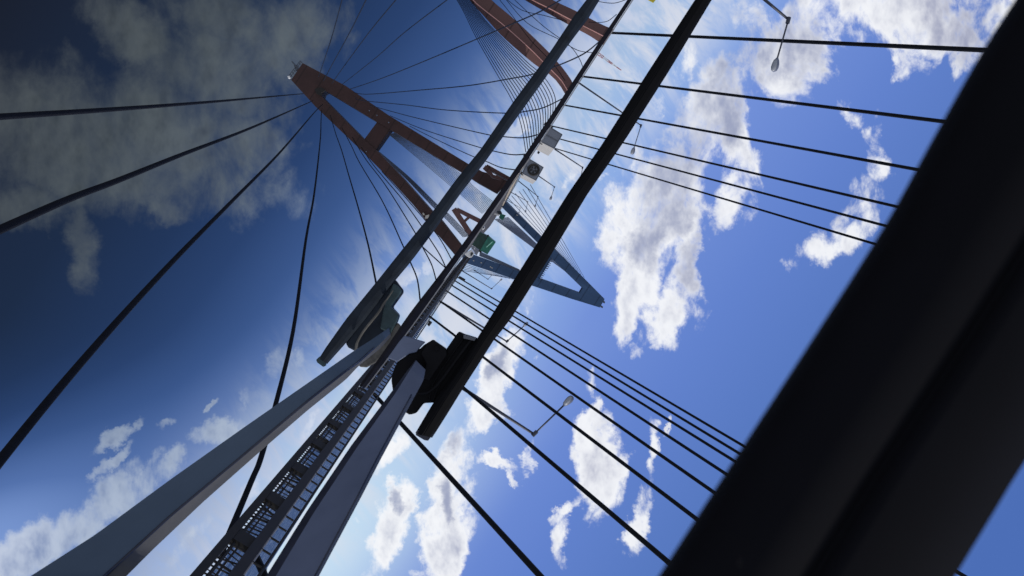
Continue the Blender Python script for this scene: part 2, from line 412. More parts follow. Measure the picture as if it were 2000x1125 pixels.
# ================================================================ RAILING on the right
rail = empty('bridge_railing', (RX, 8, 0), 'dark steel bridge railing with ladder fence running down beside the grey wiper arm', 'railing')
z = lambda q: 1.5+q*RX       # height from the slope seen below the eye line
Y0, Y1 = 11.0, 150.0
bm = box((RX, Y0, z(-.138)), (RX+.16, Y1, z(-.118))); obj('lower_beam', bm, M_raild, rail)
bm = box((RX-.05, Y0, z(-.072)), (RX+.2, Y1, z(-.046))); obj('main_beam', bm, M_rail, rail)
y = Y0; first = None
while y < Y1:
    if first is None: first = obj('web_plate', box((RX+.02, y, z(-.1175)), (RX+.14, y+.5, z(-.0725))), M_raild, rail)
    else:
        c = first.copy(); COL.objects.link(c); c.parent = rail; c.location = (0, y-Y0, 0)
    y += 2.3
bm = bmesh.new(); y = Y0+.5
while y < Y1:
    for u in (.16,.34,.5,.68,.86,1.02,1.2,1.38,1.55,1.7): tube([(RX+.1, y+u*1.0, z(-.1175)), (RX+.1, y+u*1.0+random.uniform(-.16,.16), z(-.0725))], random.choice((.014,.02,.03)), 5, bm)
    tube([(RX+.1, y, z(-.095)), (RX+.1, y+1.8, z(-.095))], .025, 5, bm)
    tube([(RX+.1, y, z(-.108)), (RX+.1, y+1.8, z(-.108))], .04, 5, bm)
    y += 2.3
obj('inner_lattice', bm, M_raild, rail)
bm = bmesh.new(); tube([(RX+.1, Y0, z(-.014)), (RX+.1, Y1, z(-.014))], .035, 8, bm); obj('top_rail', bm, M_raild, rail)
first = obj('rung', tube([(RX+.1, Y0, z(-.0455)), (RX+.1, Y0, z(-.0185))], .028, 6), M_raild, rail)
for k in range(1, 100):
    c = first.copy(); COL.objects.link(c); c.parent = rail; c.location = (0, k*.62, 0)
bm = bmesh.new(); y = Y0+100*.62
while y < Y1:
    tube([(RX+.1, y, z(-.0455)), (RX+.1, y, z(-.0185))], .028, 5, bm); y += .62
o = obj('far_rungs', bm, M_raild, rail); o['kind'] = 'stuff'
bm = bmesh.new(); tube([(RX+.1, Y0, z(-.044)), (RX+.1, Y1, z(-.044))], .02, 6, bm); obj('edge_strip', bm, M_trimlip, rail)
# barrier on the left of the road
mb = empty('median_barrier', (-10, 100, 0), 'pale concrete barrier with thin rail following the road beside the dark trim', 'barrier')
bm = bmesh.new()
box((-10.2, 130, 0), (-9.9, 600, .55), bm); obj('concrete_base', bm, M_conc, mb)
bm = bmesh.new(); tube([(-10.05,130,.95),(-10.05,600,.95)], .05, 6, bm)
y = 130
while y < 400: tube([(-10.05,y,.56),(-10.05,y,.95)], .03, 5, bm); y += 2
obj('handrail', bm, M_rail, mb)

# ================================================================ STAY CABLES in the clear sky
ORD = ['first','second','third','fourth','fifth','sixth','seventh','eighth','ninth','tenth']
TB, TA = (145,114), (160,18)
def real_top(apx, h):
    v = c2w(Vector((-(apx[0]-CX), -(apx[1]-CY), -F)))
    return EYE + v*(h/v.z)
TBw, TAw = real_top(TB, 80), real_top(TA, 80)
def lateral(x, y, lx):
    v = c2w(Vector(((x-CX)/F, (y-CY)/F, 1))); return EYE + v*(lx/v.x)
Bs = [((893,541),(1454,872)),((888,548),(1443,885)),((882,557),(1437,902)),((872,568),(1420,927)),((859,588),(1395,962)),((839,618),(1361,1014)),((800,668),(1303,1096)),((731,770),(1055,1125)),((497,1080),(560,1225))]
for i, (st, en) in enumerate(Bs):
    p0 = lateral(st[0], st[1], RX+.4)
    # end point: on the ray of en, at the depth it has on the way to the tower top
    ve = c2w(Vector(((en[0]-CX)/F, (en[1]-CY)/F, 1)))
    D0 = (p0-EYE).dot(FWD)
    dirn = (TBw-p0)
    # closest point of ray EYE+ve*t to the line p0->TBw
    a_, b_, c_ = ve.dot(ve), ve.dot(dirn), dirn.dot(dirn); w0 = EYE-p0
    t_ = (b_*dirn.dot(w0)-c_*ve.dot(w0))/(a_*c_-b_*b_)
    p1 = EYE+ve*t_; p2 = p1+(p1-p0)*(1.5 if i < 8 else .3)
    if i < 8: lb = 'black stay cable, %s from the top in the lower fan rising from the railing' % ORD[i]
    else: lb = 'short thick black cable end leaving the ladder fence at the bottom'
    c = obj('stay_cable', tube([p0, p1, p2], .083, 10), M_cable, smooth=True); tag(c, lb, 'cable', 'stay cables of the lower fan')
As = [((1190,64),(1925,98)),((1135,149),(1840,237)),((1095,204),(1785,330)),((1073,245),(1745,402)),((1088,270),(1722,439)),((1078,288),(1697,473))]
for i, (st, en) in enumerate(As):
    p0 = lateral(st[0], st[1], LX-.4); ve = c2w(Vector(((en[0]-CX)/F, (en[1]-CY)/F, 1)))
    dirn = TAw-p0; a_, b_, c_ = ve.dot(ve), ve.dot(dirn), dirn.dot(dirn); w0 = EYE-p0
    t_ = (b_*dirn.dot(w0)-c_*ve.dot(w0))/(a_*c_-b_*b_)
    p1 = EYE+ve*t_; p2 = p1+(p1-p0)*.5
    c = obj('stay_cable', tube([p0, p1, p2], .104, 10), M_cable, smooth=True)
    tag(c, 'long black stay cable, %s from the top in the upper right fan' % ORD[i], 'cable', 'stay cables of the upper right fan')

# ================================================================ BLUE TOWER
DB = 480.0
bt = empty('bridge_tower', P(915,455,DB), 'blue steel bridge tower pointing to the lower right behind the black wiper', 'bridge tower')
E = YV*7
obj('tower_head', prism([(1102,504),(1181,584),(1171.5,600.7),(1117,584),(1132.7,572),(1138,563)], DB, E), M_blue, bt)
obj('tower_leg', prism([(987,390),(1057.6,461.6),(1081,483),(1102,503.6),(1138,563),(1078,505),(1050,474),(978,402)], DB, E), M_blue, bt)
obj('tower_leg', prism([(903,509),(903,496),(924,498),(1015.5,531),(1055,544),(1132.7,572),(1117,584),(1035,556.5),(1004,545.5),(909,513)], DB, E), M_blue, bt)
obj('crossbeam', prism([(1052,478),(1077.6,505.2),(1054.6,543.6),(1019,531)], DB+.5, YV*6), M_blue, bt)
bm = bmesh.new()
for k in range(12):
    u = k/11; x, y = 1077.5-23*u, 506+38*u
    prism([(x,y),(x+random.uniform(2,5),y+random.uniform(1,2.5)),(x+random.uniform(2,4),y+2.6),(x-.8,y+1.6)], DB-1, YV*1, bm)
obj('service_platform', bm, M_greyd, bt)
for q in ([(1179,586),(1182,590),(1180.5,593),(1177.5,591)], [(1174,596),(1178,599),(1177,602),(1173,600)]):
    obj('aviation_light', prism(q, DB, YV*1), M_greyd, bt)
obj('leg_side_face', prism([(937,491),(945,495),(1015,527),(1016,531),(936,500)], DB+8, YV*5), M_bluegrey, bt)  # the lower leg's side face, added as a separate paler piece
# small fittings on the legs
for (x, y) in ((1010,420),(961,523),(958,521),(940,513),(925,509)):
    obj('access_hatch', prism([(x-1.2,y-1),(x+1.6,y),(x+1,y+1.4),(x-1.4,y+.6)], DB-.6, YV*.5), M_cream, bt)
def thin_group(starts, ends, n, D0, D1, dia, material, label, group, curve=None, jitter=0.0, name='stay_cable'):
    for k in range(n):
        u = k/(n-1); pts = []
        cols = [starts]+(curve or [])+[ends]
        for (q0, q1) in cols: pts.append((q0[0]+(q1[0]-q0[0])*u, q0[1]+(q1[1]-q0[1])*u))
        c = obj(name, cable_px(pts, D0, D1, dia, 5), material); tag(c, label, 'cable', group)
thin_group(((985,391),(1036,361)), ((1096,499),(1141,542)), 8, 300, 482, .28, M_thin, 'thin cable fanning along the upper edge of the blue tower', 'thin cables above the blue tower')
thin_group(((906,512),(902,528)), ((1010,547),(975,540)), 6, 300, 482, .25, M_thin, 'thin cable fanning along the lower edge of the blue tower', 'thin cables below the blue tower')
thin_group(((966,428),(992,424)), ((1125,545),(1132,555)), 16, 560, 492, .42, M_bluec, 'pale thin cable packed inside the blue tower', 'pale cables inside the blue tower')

# ================================================================ RED TOWER (mirrored half)
DR = 260.0
rt = empty('bridge_tower', P(930,435,DR), 'large dark red bridge tower whose full top stands out in the deep blue sky', 'bridge tower')
E = YV*7
obj('tower_head', prism([(568.5,156),(591,123),(675,167.5),(635,177),(629,180),(627,187),(616,208)], DR, E), M_red, rt)
obj('tower_leg', prism([(675,167.5),(759,225),(913,319),(942,335),(1003,352),(985,362),(971,378),(935,358),(903,337),(763,253.5),(736,238),(635,177)], DR, E), M_red, rt)
obj('tower_leg', prism([(616,208),(627,187),(711,272),(735,293),(788,349),(840,408),(863,431),(899,477),(908,492),(890,500),(848,450),(807,400),(766,355),(711,299)], DR, E), M_red, rt)
obj('crossbeam', prism([(736.3,238.4),(762.6,253.2),(734.6,292.5),(711.5,272)], DR+.3, YV*6.2), M_red, rt)
bm = bmesh.new()
tube([P(568,155,DR),P(563,149,DR)], .18, 5, bm); tube([P(590,123,DR),P(586,119,DR)], .18, 5, bm)
tube([P(563,149,DR),P(586,119,DR)], .12, 5, bm); tube([P(566,152,DR),P(588,121,DR)], .12, 5, bm)
tube([P(580,131,DR),P(570,120,DR)], .22, 6, bm); prism([(573,124),(579,127),(583,135),(577,137)], DR, YV*2, bm)
for k in range(7): tube([P(568+3.2*k,155-4.7*k,DR), P(564+3.2*k,149.5-4.5*k,DR)], .1, 4, bm)
obj('top_railing', bm, M_greyd, rt)
obj('aviation_light', prism([(561,149),(565,148),(567,152),(563,153)], DR-1, YV*1.2), M_white, rt)
for (x, y) in ((721,216),(736,225),(759,239),(715,296)):
    obj('marker_lamp', prism([(x-1.2,y-.4),(x+.3,y-1.2),(x+1.3,y+.3),(x-.3,y+1.2)], DR-.7, YV*.5), M_bluegrey, rt)
for q in ([(826,415),(829,418),(828,421),(825,418)], [(831,421),(838,419),(837,426),(830,427)]):
    obj('floodlight', prism(q, DR-1, YV*1), M_cream, rt)
bm = bmesh.new(); prism([(614,174),(626,170),(636,176),(628,181),(627,187),(618,183)], DR-.8, YV*.7, bm); obj('anchor_housing', bm, M_raild, rt)
# second tower: two bent legs at the top of the picture
D2 = 170.0
r2 = empty('bridge_tower', P(1110,170,D2), 'pair of bent red tower legs cut off by the top of the picture', 'bridge tower')
def two_face_leg(left, ridge, right, D):
    t_ = 5
    L_ = [(x,y,D+1.5) for x, y in left]; Rg = [(x,y,D) for x, y in ridge]; Rr = [(x,y,D+.2) for x, y in right]
    Lb = [(x,y,D+t_) for x, y in left]; Rb = [(x,y,D+t_) for x, y in right]
    return loft([L_, Rg, Rr, Rb, Lb], 18)
l1 = smoothline([(895,-30),(917,0),(950,37),(980,70),(1018,104),(1050,130),(1076,147),(1093,166),(1105,186)],30)
g1 = smoothline([(905,-30),(924,0),(944,18),(987,52),(1035,95),(1060,120),(1078,138),(1097,158),(1110,180)],30)
k1 = smoothline([(935,-30),(960,0),(1005,38),(1060,90),(1090,122),(1106,142),(1118,160),(1122,172)],30)
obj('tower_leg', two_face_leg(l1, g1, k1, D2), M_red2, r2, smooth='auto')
l2 = smoothline([(980,-30),(1025,0),(1070,26),(1112,49),(1135,61),(1155,72),(1178,88)],30)
g2 = smoothline([(1000,-25),(1040,0),(1070,15),(1110,36),(1140,51),(1160,61),(1183,73)],30)
k2 = smoothline([(1040,-25),(1080,0),(1122,20),(1160,40),(1178,49),(1200,58)],30)
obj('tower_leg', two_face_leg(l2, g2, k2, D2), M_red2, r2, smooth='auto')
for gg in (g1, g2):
    bm = tube([P(x,y,D2-.15) for x, y in gg], .1, 5); obj('ridge_highlight', bm, M_redridge, r2)  # thin pink line paints the light caught along each ridge
# two small far A-shaped towers
DA = 700.0
def strip(a_, b_, w_, D, bm, w2=None):
    d_ = (b_[0]-a_[0], b_[1]-a_[1]); L_ = math.hypot(*d_); n_ = (-d_[1]/L_*w_/2, d_[0]/L_*w_/2); k = (w2 or w_)/w_
    return prism([(a_[0]+n_[0],a_[1]+n_[1]),(b_[0]+n_[0]*k,b_[1]+n_[1]*k),(b_[0]-n_[0]*k,b_[1]-n_[1]*k),(a_[0]-n_[0],a_[1]-n_[1])], D, YV*8, bm)
t1 = empty('bridge_tower', P(925,450,DA), 'small hazy red A-shaped tower between the mirrored wiper and the trim, lower of the two', 'bridge tower')
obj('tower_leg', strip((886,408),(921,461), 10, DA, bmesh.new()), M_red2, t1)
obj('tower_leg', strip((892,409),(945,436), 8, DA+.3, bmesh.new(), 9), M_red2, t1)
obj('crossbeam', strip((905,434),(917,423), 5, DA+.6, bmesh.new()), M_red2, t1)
t2 = empty('bridge_tower', P(990,355,DA), 'small hazy red A-shaped tower just above the big red tower leg, upper of the two', 'bridge tower')
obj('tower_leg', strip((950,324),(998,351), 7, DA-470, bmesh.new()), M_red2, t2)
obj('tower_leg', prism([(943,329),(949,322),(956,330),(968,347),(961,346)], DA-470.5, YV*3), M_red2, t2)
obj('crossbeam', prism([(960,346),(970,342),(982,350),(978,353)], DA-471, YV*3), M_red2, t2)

# ================================================================ CABLES of the mirrored half
LEFT = [
 ([(592,183),(400,200),(200,215),(-30,230)], 255, 17.5, 'thick dark cable crossing the grey cloud almost level to the left edge'),
 ([(610,197),(597,203),(480,254),(355,302),(231,352),(124,393),(-30,462)], 255, 13, 'thick dark cable below the grey cloud, second down the left edge'),
 ([(630,204),(612,222),(540,305),(446,400),(334,514),(210,649),(85,795),(-40,950)], 255, 11, 'thickest dark cable sweeping down to the left edge'),
 ([(628,215),(627,236),(625,279),(613,383),(597,471),(572,649),(537,795),(509,896),(490,942),(430,1085)], 255, 17, 'dark cable dropping steeply behind the mirrored wiper arm'),
 ([(645,225),(656,262),(667,293),(680,338),(701,410),(720,482),(736,560),(742,590)], 255, 55, 'dark cable ending behind the mirrored wiper clip'),
 ([(668,250),(686,284),(703,319),(749,397),(788,482),(801,511),(815,546),(821,590)], 255, 75, 'dark curved cable, leftmost of those passing under the mirrored blade'),
 ([(688,268),(715,312),(755,365),(811,455),(825,482),(843,517),(853,552)], 255, 90, 'dark curved cable, second of those passing under the mirrored blade'),
 ([(706,288),(726,318),(749,346),(787,391),(821,438),(837,463),(858,496),(871,523)], 255, 100, 'dark curved cable, third of those passing under the mirrored blade'),
 ([(746,335),(800,395),(847,450),(864,474),(882,507)], 255, 110, 'dark curved cable hugging the lower leg of the big red tower'),
]
for pts, d0, d1, lb in LEFT:
    c = obj('stay_cable', cable_px(pts, d0, d1*1.5, .24, 8), M_cable2, smooth=True); tag(c, lb, 'cable', 'cables of the big red tower, lower side')
RIGHTF = [
 ([(622,150),(627,136),(649,69),(672,-15)], 'first'), ([(632,158),(645,133),(687,56),(722,-15)], 'second'), ([(648,163),(681,117),(729,53),(790,-20)], 'third'),
 ([(668,165),(735,112),(793,61),(873,0),(900,-20)], 'fourth'), ([(684,174),(740,155),(796,133),(873,101),(988,52),(1060,20),(1110,-10)], 'fifth'),
 ([(690,180),(720,184),(820,176),(916,167),(1000,153),(1040,145),(1092,127),(1140,105),(1172,80)], 'sixth'),
 ([(696,190),(705,196),(793,205),(873,215),(988,221),(1030,217),(1062,210),(1100,192)], 'seventh'),
 ([(722,205),(748,213),(820,232),(953,263),(984,267),(1022,269),(1050,263)], 'eighth'),
 ([(762,226),(833,255),(937,288),(964,295),(1000,302),(1028,301)], 'ninth'),
 ([(800,246),(833,263),(911,300),(949,315),(978,327),(1008,332)], 'tenth')]
for i, (pts, od) in enumerate(RIGHTF):
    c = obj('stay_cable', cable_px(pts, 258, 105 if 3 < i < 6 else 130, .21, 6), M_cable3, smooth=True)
    tag(c, 'thin dark cable, %s clockwise in the fan above the big red tower' % od, 'cable', 'cables of the big red tower, upper side')
thin_group(((884,-14),(912,-12)), ((1027,297),(1082,232)), 14, 175, 130, .15, M_cable2, 'fine parallel cable curving down beside the bent red leg', 'fine parallel cables beside the bent red leg',
   curve=[((905,22),(945,36)),((932,77),(985,78)),((972,147),(1030,122)),((1002,200),(1062,150)),((1018,245),(1084,190))])
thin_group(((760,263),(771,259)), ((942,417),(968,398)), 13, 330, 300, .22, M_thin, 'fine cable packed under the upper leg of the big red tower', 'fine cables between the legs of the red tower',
   curve=[((815,308),(836,296)),((879,362),(905,344)),((905,384),(925,364))])
thin_group(((737,297),(741,297)), ((905,463),(918,462)), 6, 300, 280, .3, M_thin, 'fine cable running along the lower leg of the big red tower', 'fine cables on the lower leg of the red tower',
   curve=[((790,346),(799,346)),((846,404),(854,400)),((868,424),(878,420))])
XC = [([(972,-5),(1000,30),(1036,78),(1078,122),(1104,158)],'fine cable crossing the first bent red leg'), ([(985,-5),(1030,45),(1090,76),(1128,98),(1160,103)],'fine cable reaching right to the trim between the bent red legs'),
      ([(1000,-5),(1060,50),(1111,88),(1130,112),(1138,130)],'fine cable falling from the second bent red leg'), ([(1145,-4),(1170,3),(1200,6),(1226,-2)],'short curved cable at the top between blade and trim'),
      ([(1150,43),(1168,44),(1187,41),(1204,28)],'short curved cable just right of the bent red leg'), ([(985,-5),(1020,20),(1062,30),(1100,40)],'fine cable between the tops of the bent red legs')]
for pts, lb in XC:
    c = obj('stay_cable', cable_px(pts, 165, 130, .13, 5), M_cable2, smooth=True); tag(c, lb, 'cable', 'fine cables around the bent red legs')

# ================================================================ STREET LAMPS
def lamp(base, top, head, D, label, hl=22, r=.075, headd=True, up=1):
    t = empty('street_lamp', P(base[0], base[1], D), label, 'street lamp', 'street lamps along the bridge')
    b, tp = P(*base, D), P(*top, D); hd = P(*head, D)
    obj('pole', tube([b, b+(tp-b)*.5, tp], [r*1.35, r*1.15, r*.9], 8), M_pole, t, smooth=True)
    dv = (hd-tp).normalized()
    bm = tube([tp-dv*.12, tp+dv*.22], r*1.5, 8); obj('joint', bm, M_pole, t)
    obj('arm', tube([tp, hd], r*.62, 7), M_pole, t, smooth=True)
    if headd:
        S = hl*D/F; c = hd+dv*S*.35
        prof = [(-.55,.14),(-.35,.34),(-.1,.47),(.2,.5),(.42,.38),(.52,.16)]
        bm = bmesh.new(); tube([c+dv*S*a_ for a_, _ in prof], [S*q*.56 for _, q in prof], 12, bm)
        hh = obj('lamp_head', bm, M_lamp, t, smooth=True)
        side = dv.cross(FWD).normalized(); nn = (-WYc*.55 - RIGHT*.5).normalized()
        bm = bmesh.new(); cc = c+nn*S*.16
        tube([cc+dv*S*a_ for a_, _ in prof[1:]], [S*q*.42 for _, q in prof[1:]], 10, bm)
        obj('lens', bm, M_lens, hh, smooth=True)
    return t
WYc = YV
lamp((1440,-45),(1540,38),(1517,118), 42, 'tall lamp with rounded head hanging in the cloud at the top right', 26)
lamp((1128,160),(1252,245),(1238,290), 87, 'small lamp just right of the black blade, under the upper right fan', 14)
lamp((1083,291),(1138,327),(1131,364), 120, 'lamp rising from the corner of the plain grey box, head behind the blade', 12, .085)
lamp((1051,343),(1083,365),(1077,384), 160, 'lamp rising beside the box with the round emblem', 8, .09)
lamp((1012,353),(1051,384),(1046,400), 210, 'tiny lamp just below the box with the round emblem', 6, .1)
lamp((992,372),(1031,394),(1027,411), 260, 'tiny lamp among the thin cables above the blue tower, middle one', 5, .1)
lamp((989,390),(1016,406),(1014,414), 320, 'tiniest lamp close against the blue tower upper leg', 4, .1)
lamp((880,743),(1043,848),(1104,789), 41, 'near lamp with bulbous head crossing the lower cable fan', 24)
lamp((860,589),(990,667),(1024,636), 82, 'small lamp with its head tangled in the upper cables of the lower fan', 11, .09)
lamp((898,526),(960,564),(977,548), 150, 'thin lamp just under the blue tower, left of the blade', 6, .08)
lamp((925,527),(953,545.5),(959,539), 220, 'tiny lamp overlapping the lower leg of the blue tower', 3, .09)
c = obj('slim_pole', tube([P(824,481,70),P(871,524,70)], .06, 6), M_cable2, smooth=True); tag(c, 'thin straight pole crossing curved cables below the mirrored blade', 'pole')

# ================================================================ VEHICLES
def box_truck(poly, D, L, label, emblem=None, group=None):
    a_, b_, c_, d_ = poly        # upper left, upper right, lower right, lower left of rear as seen upright
    t = empty('box_truck', P((a_[0]+d_[0])/2, (a_[1]+d_[1])/2, D), label, 'truck')
    obj('cargo_body', prism(poly, D, YV*L), M_cream, t)
    cx = sum(p[0] for p in poly)/4; cy = sum(p[1] for p in poly)/4
    ins = [(cx+(x-cx)*.97, cy+(y-cy)*.97) for x, y in poly]
    rear = obj('rear_panel', prism(ins, D-.12, YV*.1), M_grey, t)
    bm = bmesh.new()
    mid = lambda p, q, u: (p[0]+(q[0]-p[0])*u, p[1]+(q[1]-p[1])*u)
    m0, m1 = mid(ins[0], ins[3], .5), mid(ins[1], ins[2], .5)
    tube([P(*m0, D-.16), P(*m1, D-.16)], .05, 5, bm)
    for q in range(4): tube([P(*ins[q], D-.14), P(*ins[(q+1)%4], D-.14)], .045, 5, bm)
    obj('door_seam', bm, M_greyd, t)
    if emblem:
        ex, ey, er = emblem
        bm = bmesh.new()
        for rr, th in ((1.0,.11),(.8,.07)):
            tube([P(ex+er*rr*math.cos(k*math.pi/14), ey+er*rr*math.sin(k*math.pi/14), D-.2) for k in range(29)], th, 5, bm)
        for q in range(5):
            an = q*2*math.pi/5+.5
            pts = [(ex+er*.62*math.cos(an+da)*rr, ey+er*.62*math.sin(an+da)*rr) for da, rr in ((-.45,.95),(-.1,1.05),(.35,.95),(.3,.5),(-.1,.25),(-.3,.55))]
            prism(pts, D-.22, YV*.05, bm)
        obj('emblem', bm, M_raild, rear)
    # cab and wheels in front of and below the body
    dn = lambda p, q, u: (q[0]+(q[0]-p[0])*u, q[1]+(q[1]-p[1])*u)
    base = [dn(b_, a_, .12), dn(c_, d_, .12)]
    for e in base:
        p = P(*e, D+1.2); obj('wheel', tube([p-Vector((.15,0,0)), p+Vector((.15,0,0))], .5, 14), M_tyre, t)
    return t
box_truck([(1074,247.5),(1098.6,262.7),(1082.5,290.5),(1056,277)][0:4], 80, 8.9, 'cream box truck with plain dark grey rear beside the trim')
box_truck([(1032.5,309),(1062,326.7),(1047,353),(1020,338.8)], 100, 9.5, 'cream box truck with round emblem on its grey rear', (1042,331.5,10.5))
# green covered truck
t = empty('tarp_truck', P(930,465,100), 'truck with shiny green tarp on its load, above the white van', 'truck')
obj('cargo_body', prism([(937,453),(954,462),(938,489),(922,478)], 100, YV*5), M_greend, t)
obj('tarp', prism([(954,461.5),(968,473.5),(952,497),(937.5,489)], 99.8, YV*5.2), M_green, t)
bm = bmesh.new(); strip((950,483),(962,472),1.6,99.5,bm); obj('tarp_sheen_strip', bm, mat('tarp_sheen', (.30,.62,.48), .35), t)  # bright strip paints a sheen onto the tarp
bm = bmesh.new(); prism([(951,459),(954,458),(956,462),(953,464)], 100, YV*.5, bm); prism([(937,487),(942,490),(939,494),(934,491)], 100, YV*.6, bm); obj('bracket', bm, M_tyre, t)
t = empty('tarp_truck', P(972,420,200), 'tiny green backed truck at the foot of the blue tower upper leg', 'truck')
obj('cargo_body', prism([(978.5,417),(988,420.5),(982,430),(974,424.5)], 200, YV*5), M_green, t)
obj('cab', prism([(970,412),(978,411),(981,417),(974,421)], 201, YV*2), M_greyd, t)
bm = bmesh.new(); prism([(966,416),(976,419),(974,422),(965,419)], 199, YV*1, bm); obj('side_board', bm, M_white, t)
t = empty('white_van', P(915,495,110), 'white van with dark rear window beside the trim, below the green truck', 'van')
obj('van_body', prism([(907,496),(916,491),(921,488.5),(926,495.5),(922,502),(917,503.5),(911,500)], 110, YV*4), M_white, t, bevel=.05)
obj('rear_window', prism([(918.5,495),(922,491.5),(924.5,495.5),(919.5,501)], 109.8, YV*.15), M_glass, t)
t = empty('parked_lorry', P(925,485,118), 'grey cluttered lorry back between green truck and white van', 'truck')
obj('cargo_body', prism([(920,480),(930,484),(936,490),(931,499),(922,492)], 118, YV*3), M_grey, t)
bm = bmesh.new()
for k in range(9):
    x, y = 920+random.uniform(0,8), 474+random.uniform(0,12); prism([(x,y),(x+2.2,y+.8),(x+1.6,y+2.4),(x-.5,y+1.4)], 117, YV*.4, bm)
obj('loose_load', bm, M_white, t)
t = empty('small_car', P(942,445,150), 'tiny white car just above the green tarp truck', 'car')
obj('car_body', prism([(940,445),(945,441),(947,445),(943,450)], 150, YV*3), M_white, t, bevel=.1)
obj('rear_window', prism([(943,443.5),(945,442.6),(946,445),(944,446.5)], 149.7, YV*.2), M_glass, t)
# small boxes on the railing and cables
c = obj('junction_box', prism([(897,539),(909,546),(907,549.5),(895,543)], 80, YV*.4), M_raild, bevel=.02); tag(c, 'small dark box where the top cables of the lower fan begin', 'box')
c = obj('junction_box', prism([(838,627),(843.5,631),(838,638),(834,634)], 48, YV*.4), M_raild, bevel=.02); tag(c, 'small dark box standing on the ladder fence', 'box')
c = obj('camera_housing', prism([(1051,294.5),(1055,297),(1052.5,300.5),(1049.5,298)], 70, YV*.5), M_tyre, bevel=.02); tag(c, 'tiny dark camera on a bracket beside the plain grey box', 'traffic camera')
c = obj('yellow_sign', prism([(1262,-8),(1284,-4),(1276,5.5),(1264,-1)], 60, YV*.06), M_yellow); tag(c, 'yellow sign corner peeking in at the top edge', 'sign')
# red and white lattice mast
t = empty('lattice_mast', P(1165,103,900), 'thin red and white lattice mast in the pale strip beside the trim', 'mast')
for k in range(6):
    u0, u1 = k/6, (k+1)/6; bm = bmesh.new()
    A_ = (1160,99); B_ = (1213,137); wd = [5.5,5,4.5,3.6,2.6,1.2,.6]
    pa = (A_[0]+(B_[0]-A_[0])*u0, A_[1]+(B_[1]-A_[1])*u0); pb = (A_[0]+(B_[0]-A_[0])*u1, A_[1]+(B_[1]-A_[1])*u1)
    n_ = (-.583,.812)
    for sgn in (-1,1):
        tube([P(pa[0]+n_[0]*sgn*wd[k]/2, pa[1]+n_[1]*sgn*wd[k]/2, 900), P(pb[0]+n_[0]*sgn*wd[k+1]/2, pb[1]+n_[1]*sgn*wd[k+1]/2, 900)], .35, 4, bm)
        tube([P(pa[0]+n_[0]*sgn*wd[k]/2, pa[1]+n_[1]*sgn*wd[k]/2, 900), P(pb[0]-n_[0]*sgn*wd[k+1]/2, pb[1]-n_[1]*sgn*wd[k+1]/2, 900)], .25, 4, bm)
    tube([P(pb[0]-n_[0]*wd[k+1]*.7, pb[1]-n_[1]*wd[k+1]*.7, 900), P(pb[0]+n_[0]*wd[k+1]*.7, pb[1]+n_[1]*wd[k+1]*.7, 900)], .4, 4, bm)
    obj('mast_section', bm, M_mastr if k%2 == 1 or k == 5 else M_mastw, t)

# ================================================================ NEAR THINGS
# dark trim along the edge of the glass
tr = empty('glass_trim', P(706,758,1.25), 'slim dark trim running diagonally where the mirrored scene meets the clear sky', 'trim')
lf = smoothline([(1252,-40,3.2),(1225,0,2.9),(1134,136,2.6),(1040,280,2.25),(937,430,1.95),(865,528,1.75),(800,612,1.6),(753,681,1.5),(702,753,1.4)], 30)
rg = smoothline([(1260,-40,3.2),(1234,0,2.9),(1144,138,2.6),(1051,282,2.25),(949,431,1.95),(878,532,1.75),(814,622,1.6),(768,684,1.5),(712,758,1.4)], 30)
midl = [((a_[0]*.55+b_[0]*.45), (a_[1]*.55+b_[1]*.45), a_[2]-.012) for a_, b_ in zip(lf, rg)]
bk = lambda r, k: [(x, y, d_+k) for x, y, d_ in r]
obj('trim_strip', loft([lf, midl, rg, bk(rg,.02), bk(lf,.02)], 40), M_trim, tr, smooth=False)
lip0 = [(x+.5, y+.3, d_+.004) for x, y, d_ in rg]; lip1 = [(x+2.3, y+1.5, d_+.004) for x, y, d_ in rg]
obj('bright_lip', loft([lip0, lip1, bk(lip1,.006), bk(lip0,.006)], 40), M_trimlip, tr)

# window pillar, close to the lens and out of focus
pl = empty('window_pillar', P(1640,562,.16), 'broad black out of focus window pillar crossing the right side', 'pillar')
Lp = smoothline([(2030,-75),(1982,0),(1918,100),(1822,270),(1724,446),(1578,675),(1448,875),(1286,1125),(1180,1290)], 40)
n_ = len(Lp)
Rp = smoothline([(2720,-200),(2560,60),(2380,330),(2160,670),(2000,905),(1936,1010),(1866,1125),(1760,1300)], 40)
Lp, Rp = resample(Lp, 40), resample(Rp, 40)
def row(u, d): return [(a_[0]+(b_[0]-a_[0])*u, a_[1]+(b_[1]-a_[1])*u, d) for a_, b_ in zip(Lp, Rp)]
obj('outer_shell', loft([row(0,.17), row(.05,.157), row(.22,.15), row(.42,.152), row(.49,.156), row(.53,.158), row(.57,.155), row(.62,.155), row(.8,.158), row(1,.166), row(.93,.2), row(.1,.2)], 40), M_pillar, pl, smooth=True)
obj('rubber_seal', loft([row(.505,.1568), row(.52,.1558), row(.535,.1565), row(.52,.1575)], 40), M_pillar, pl, smooth=True)

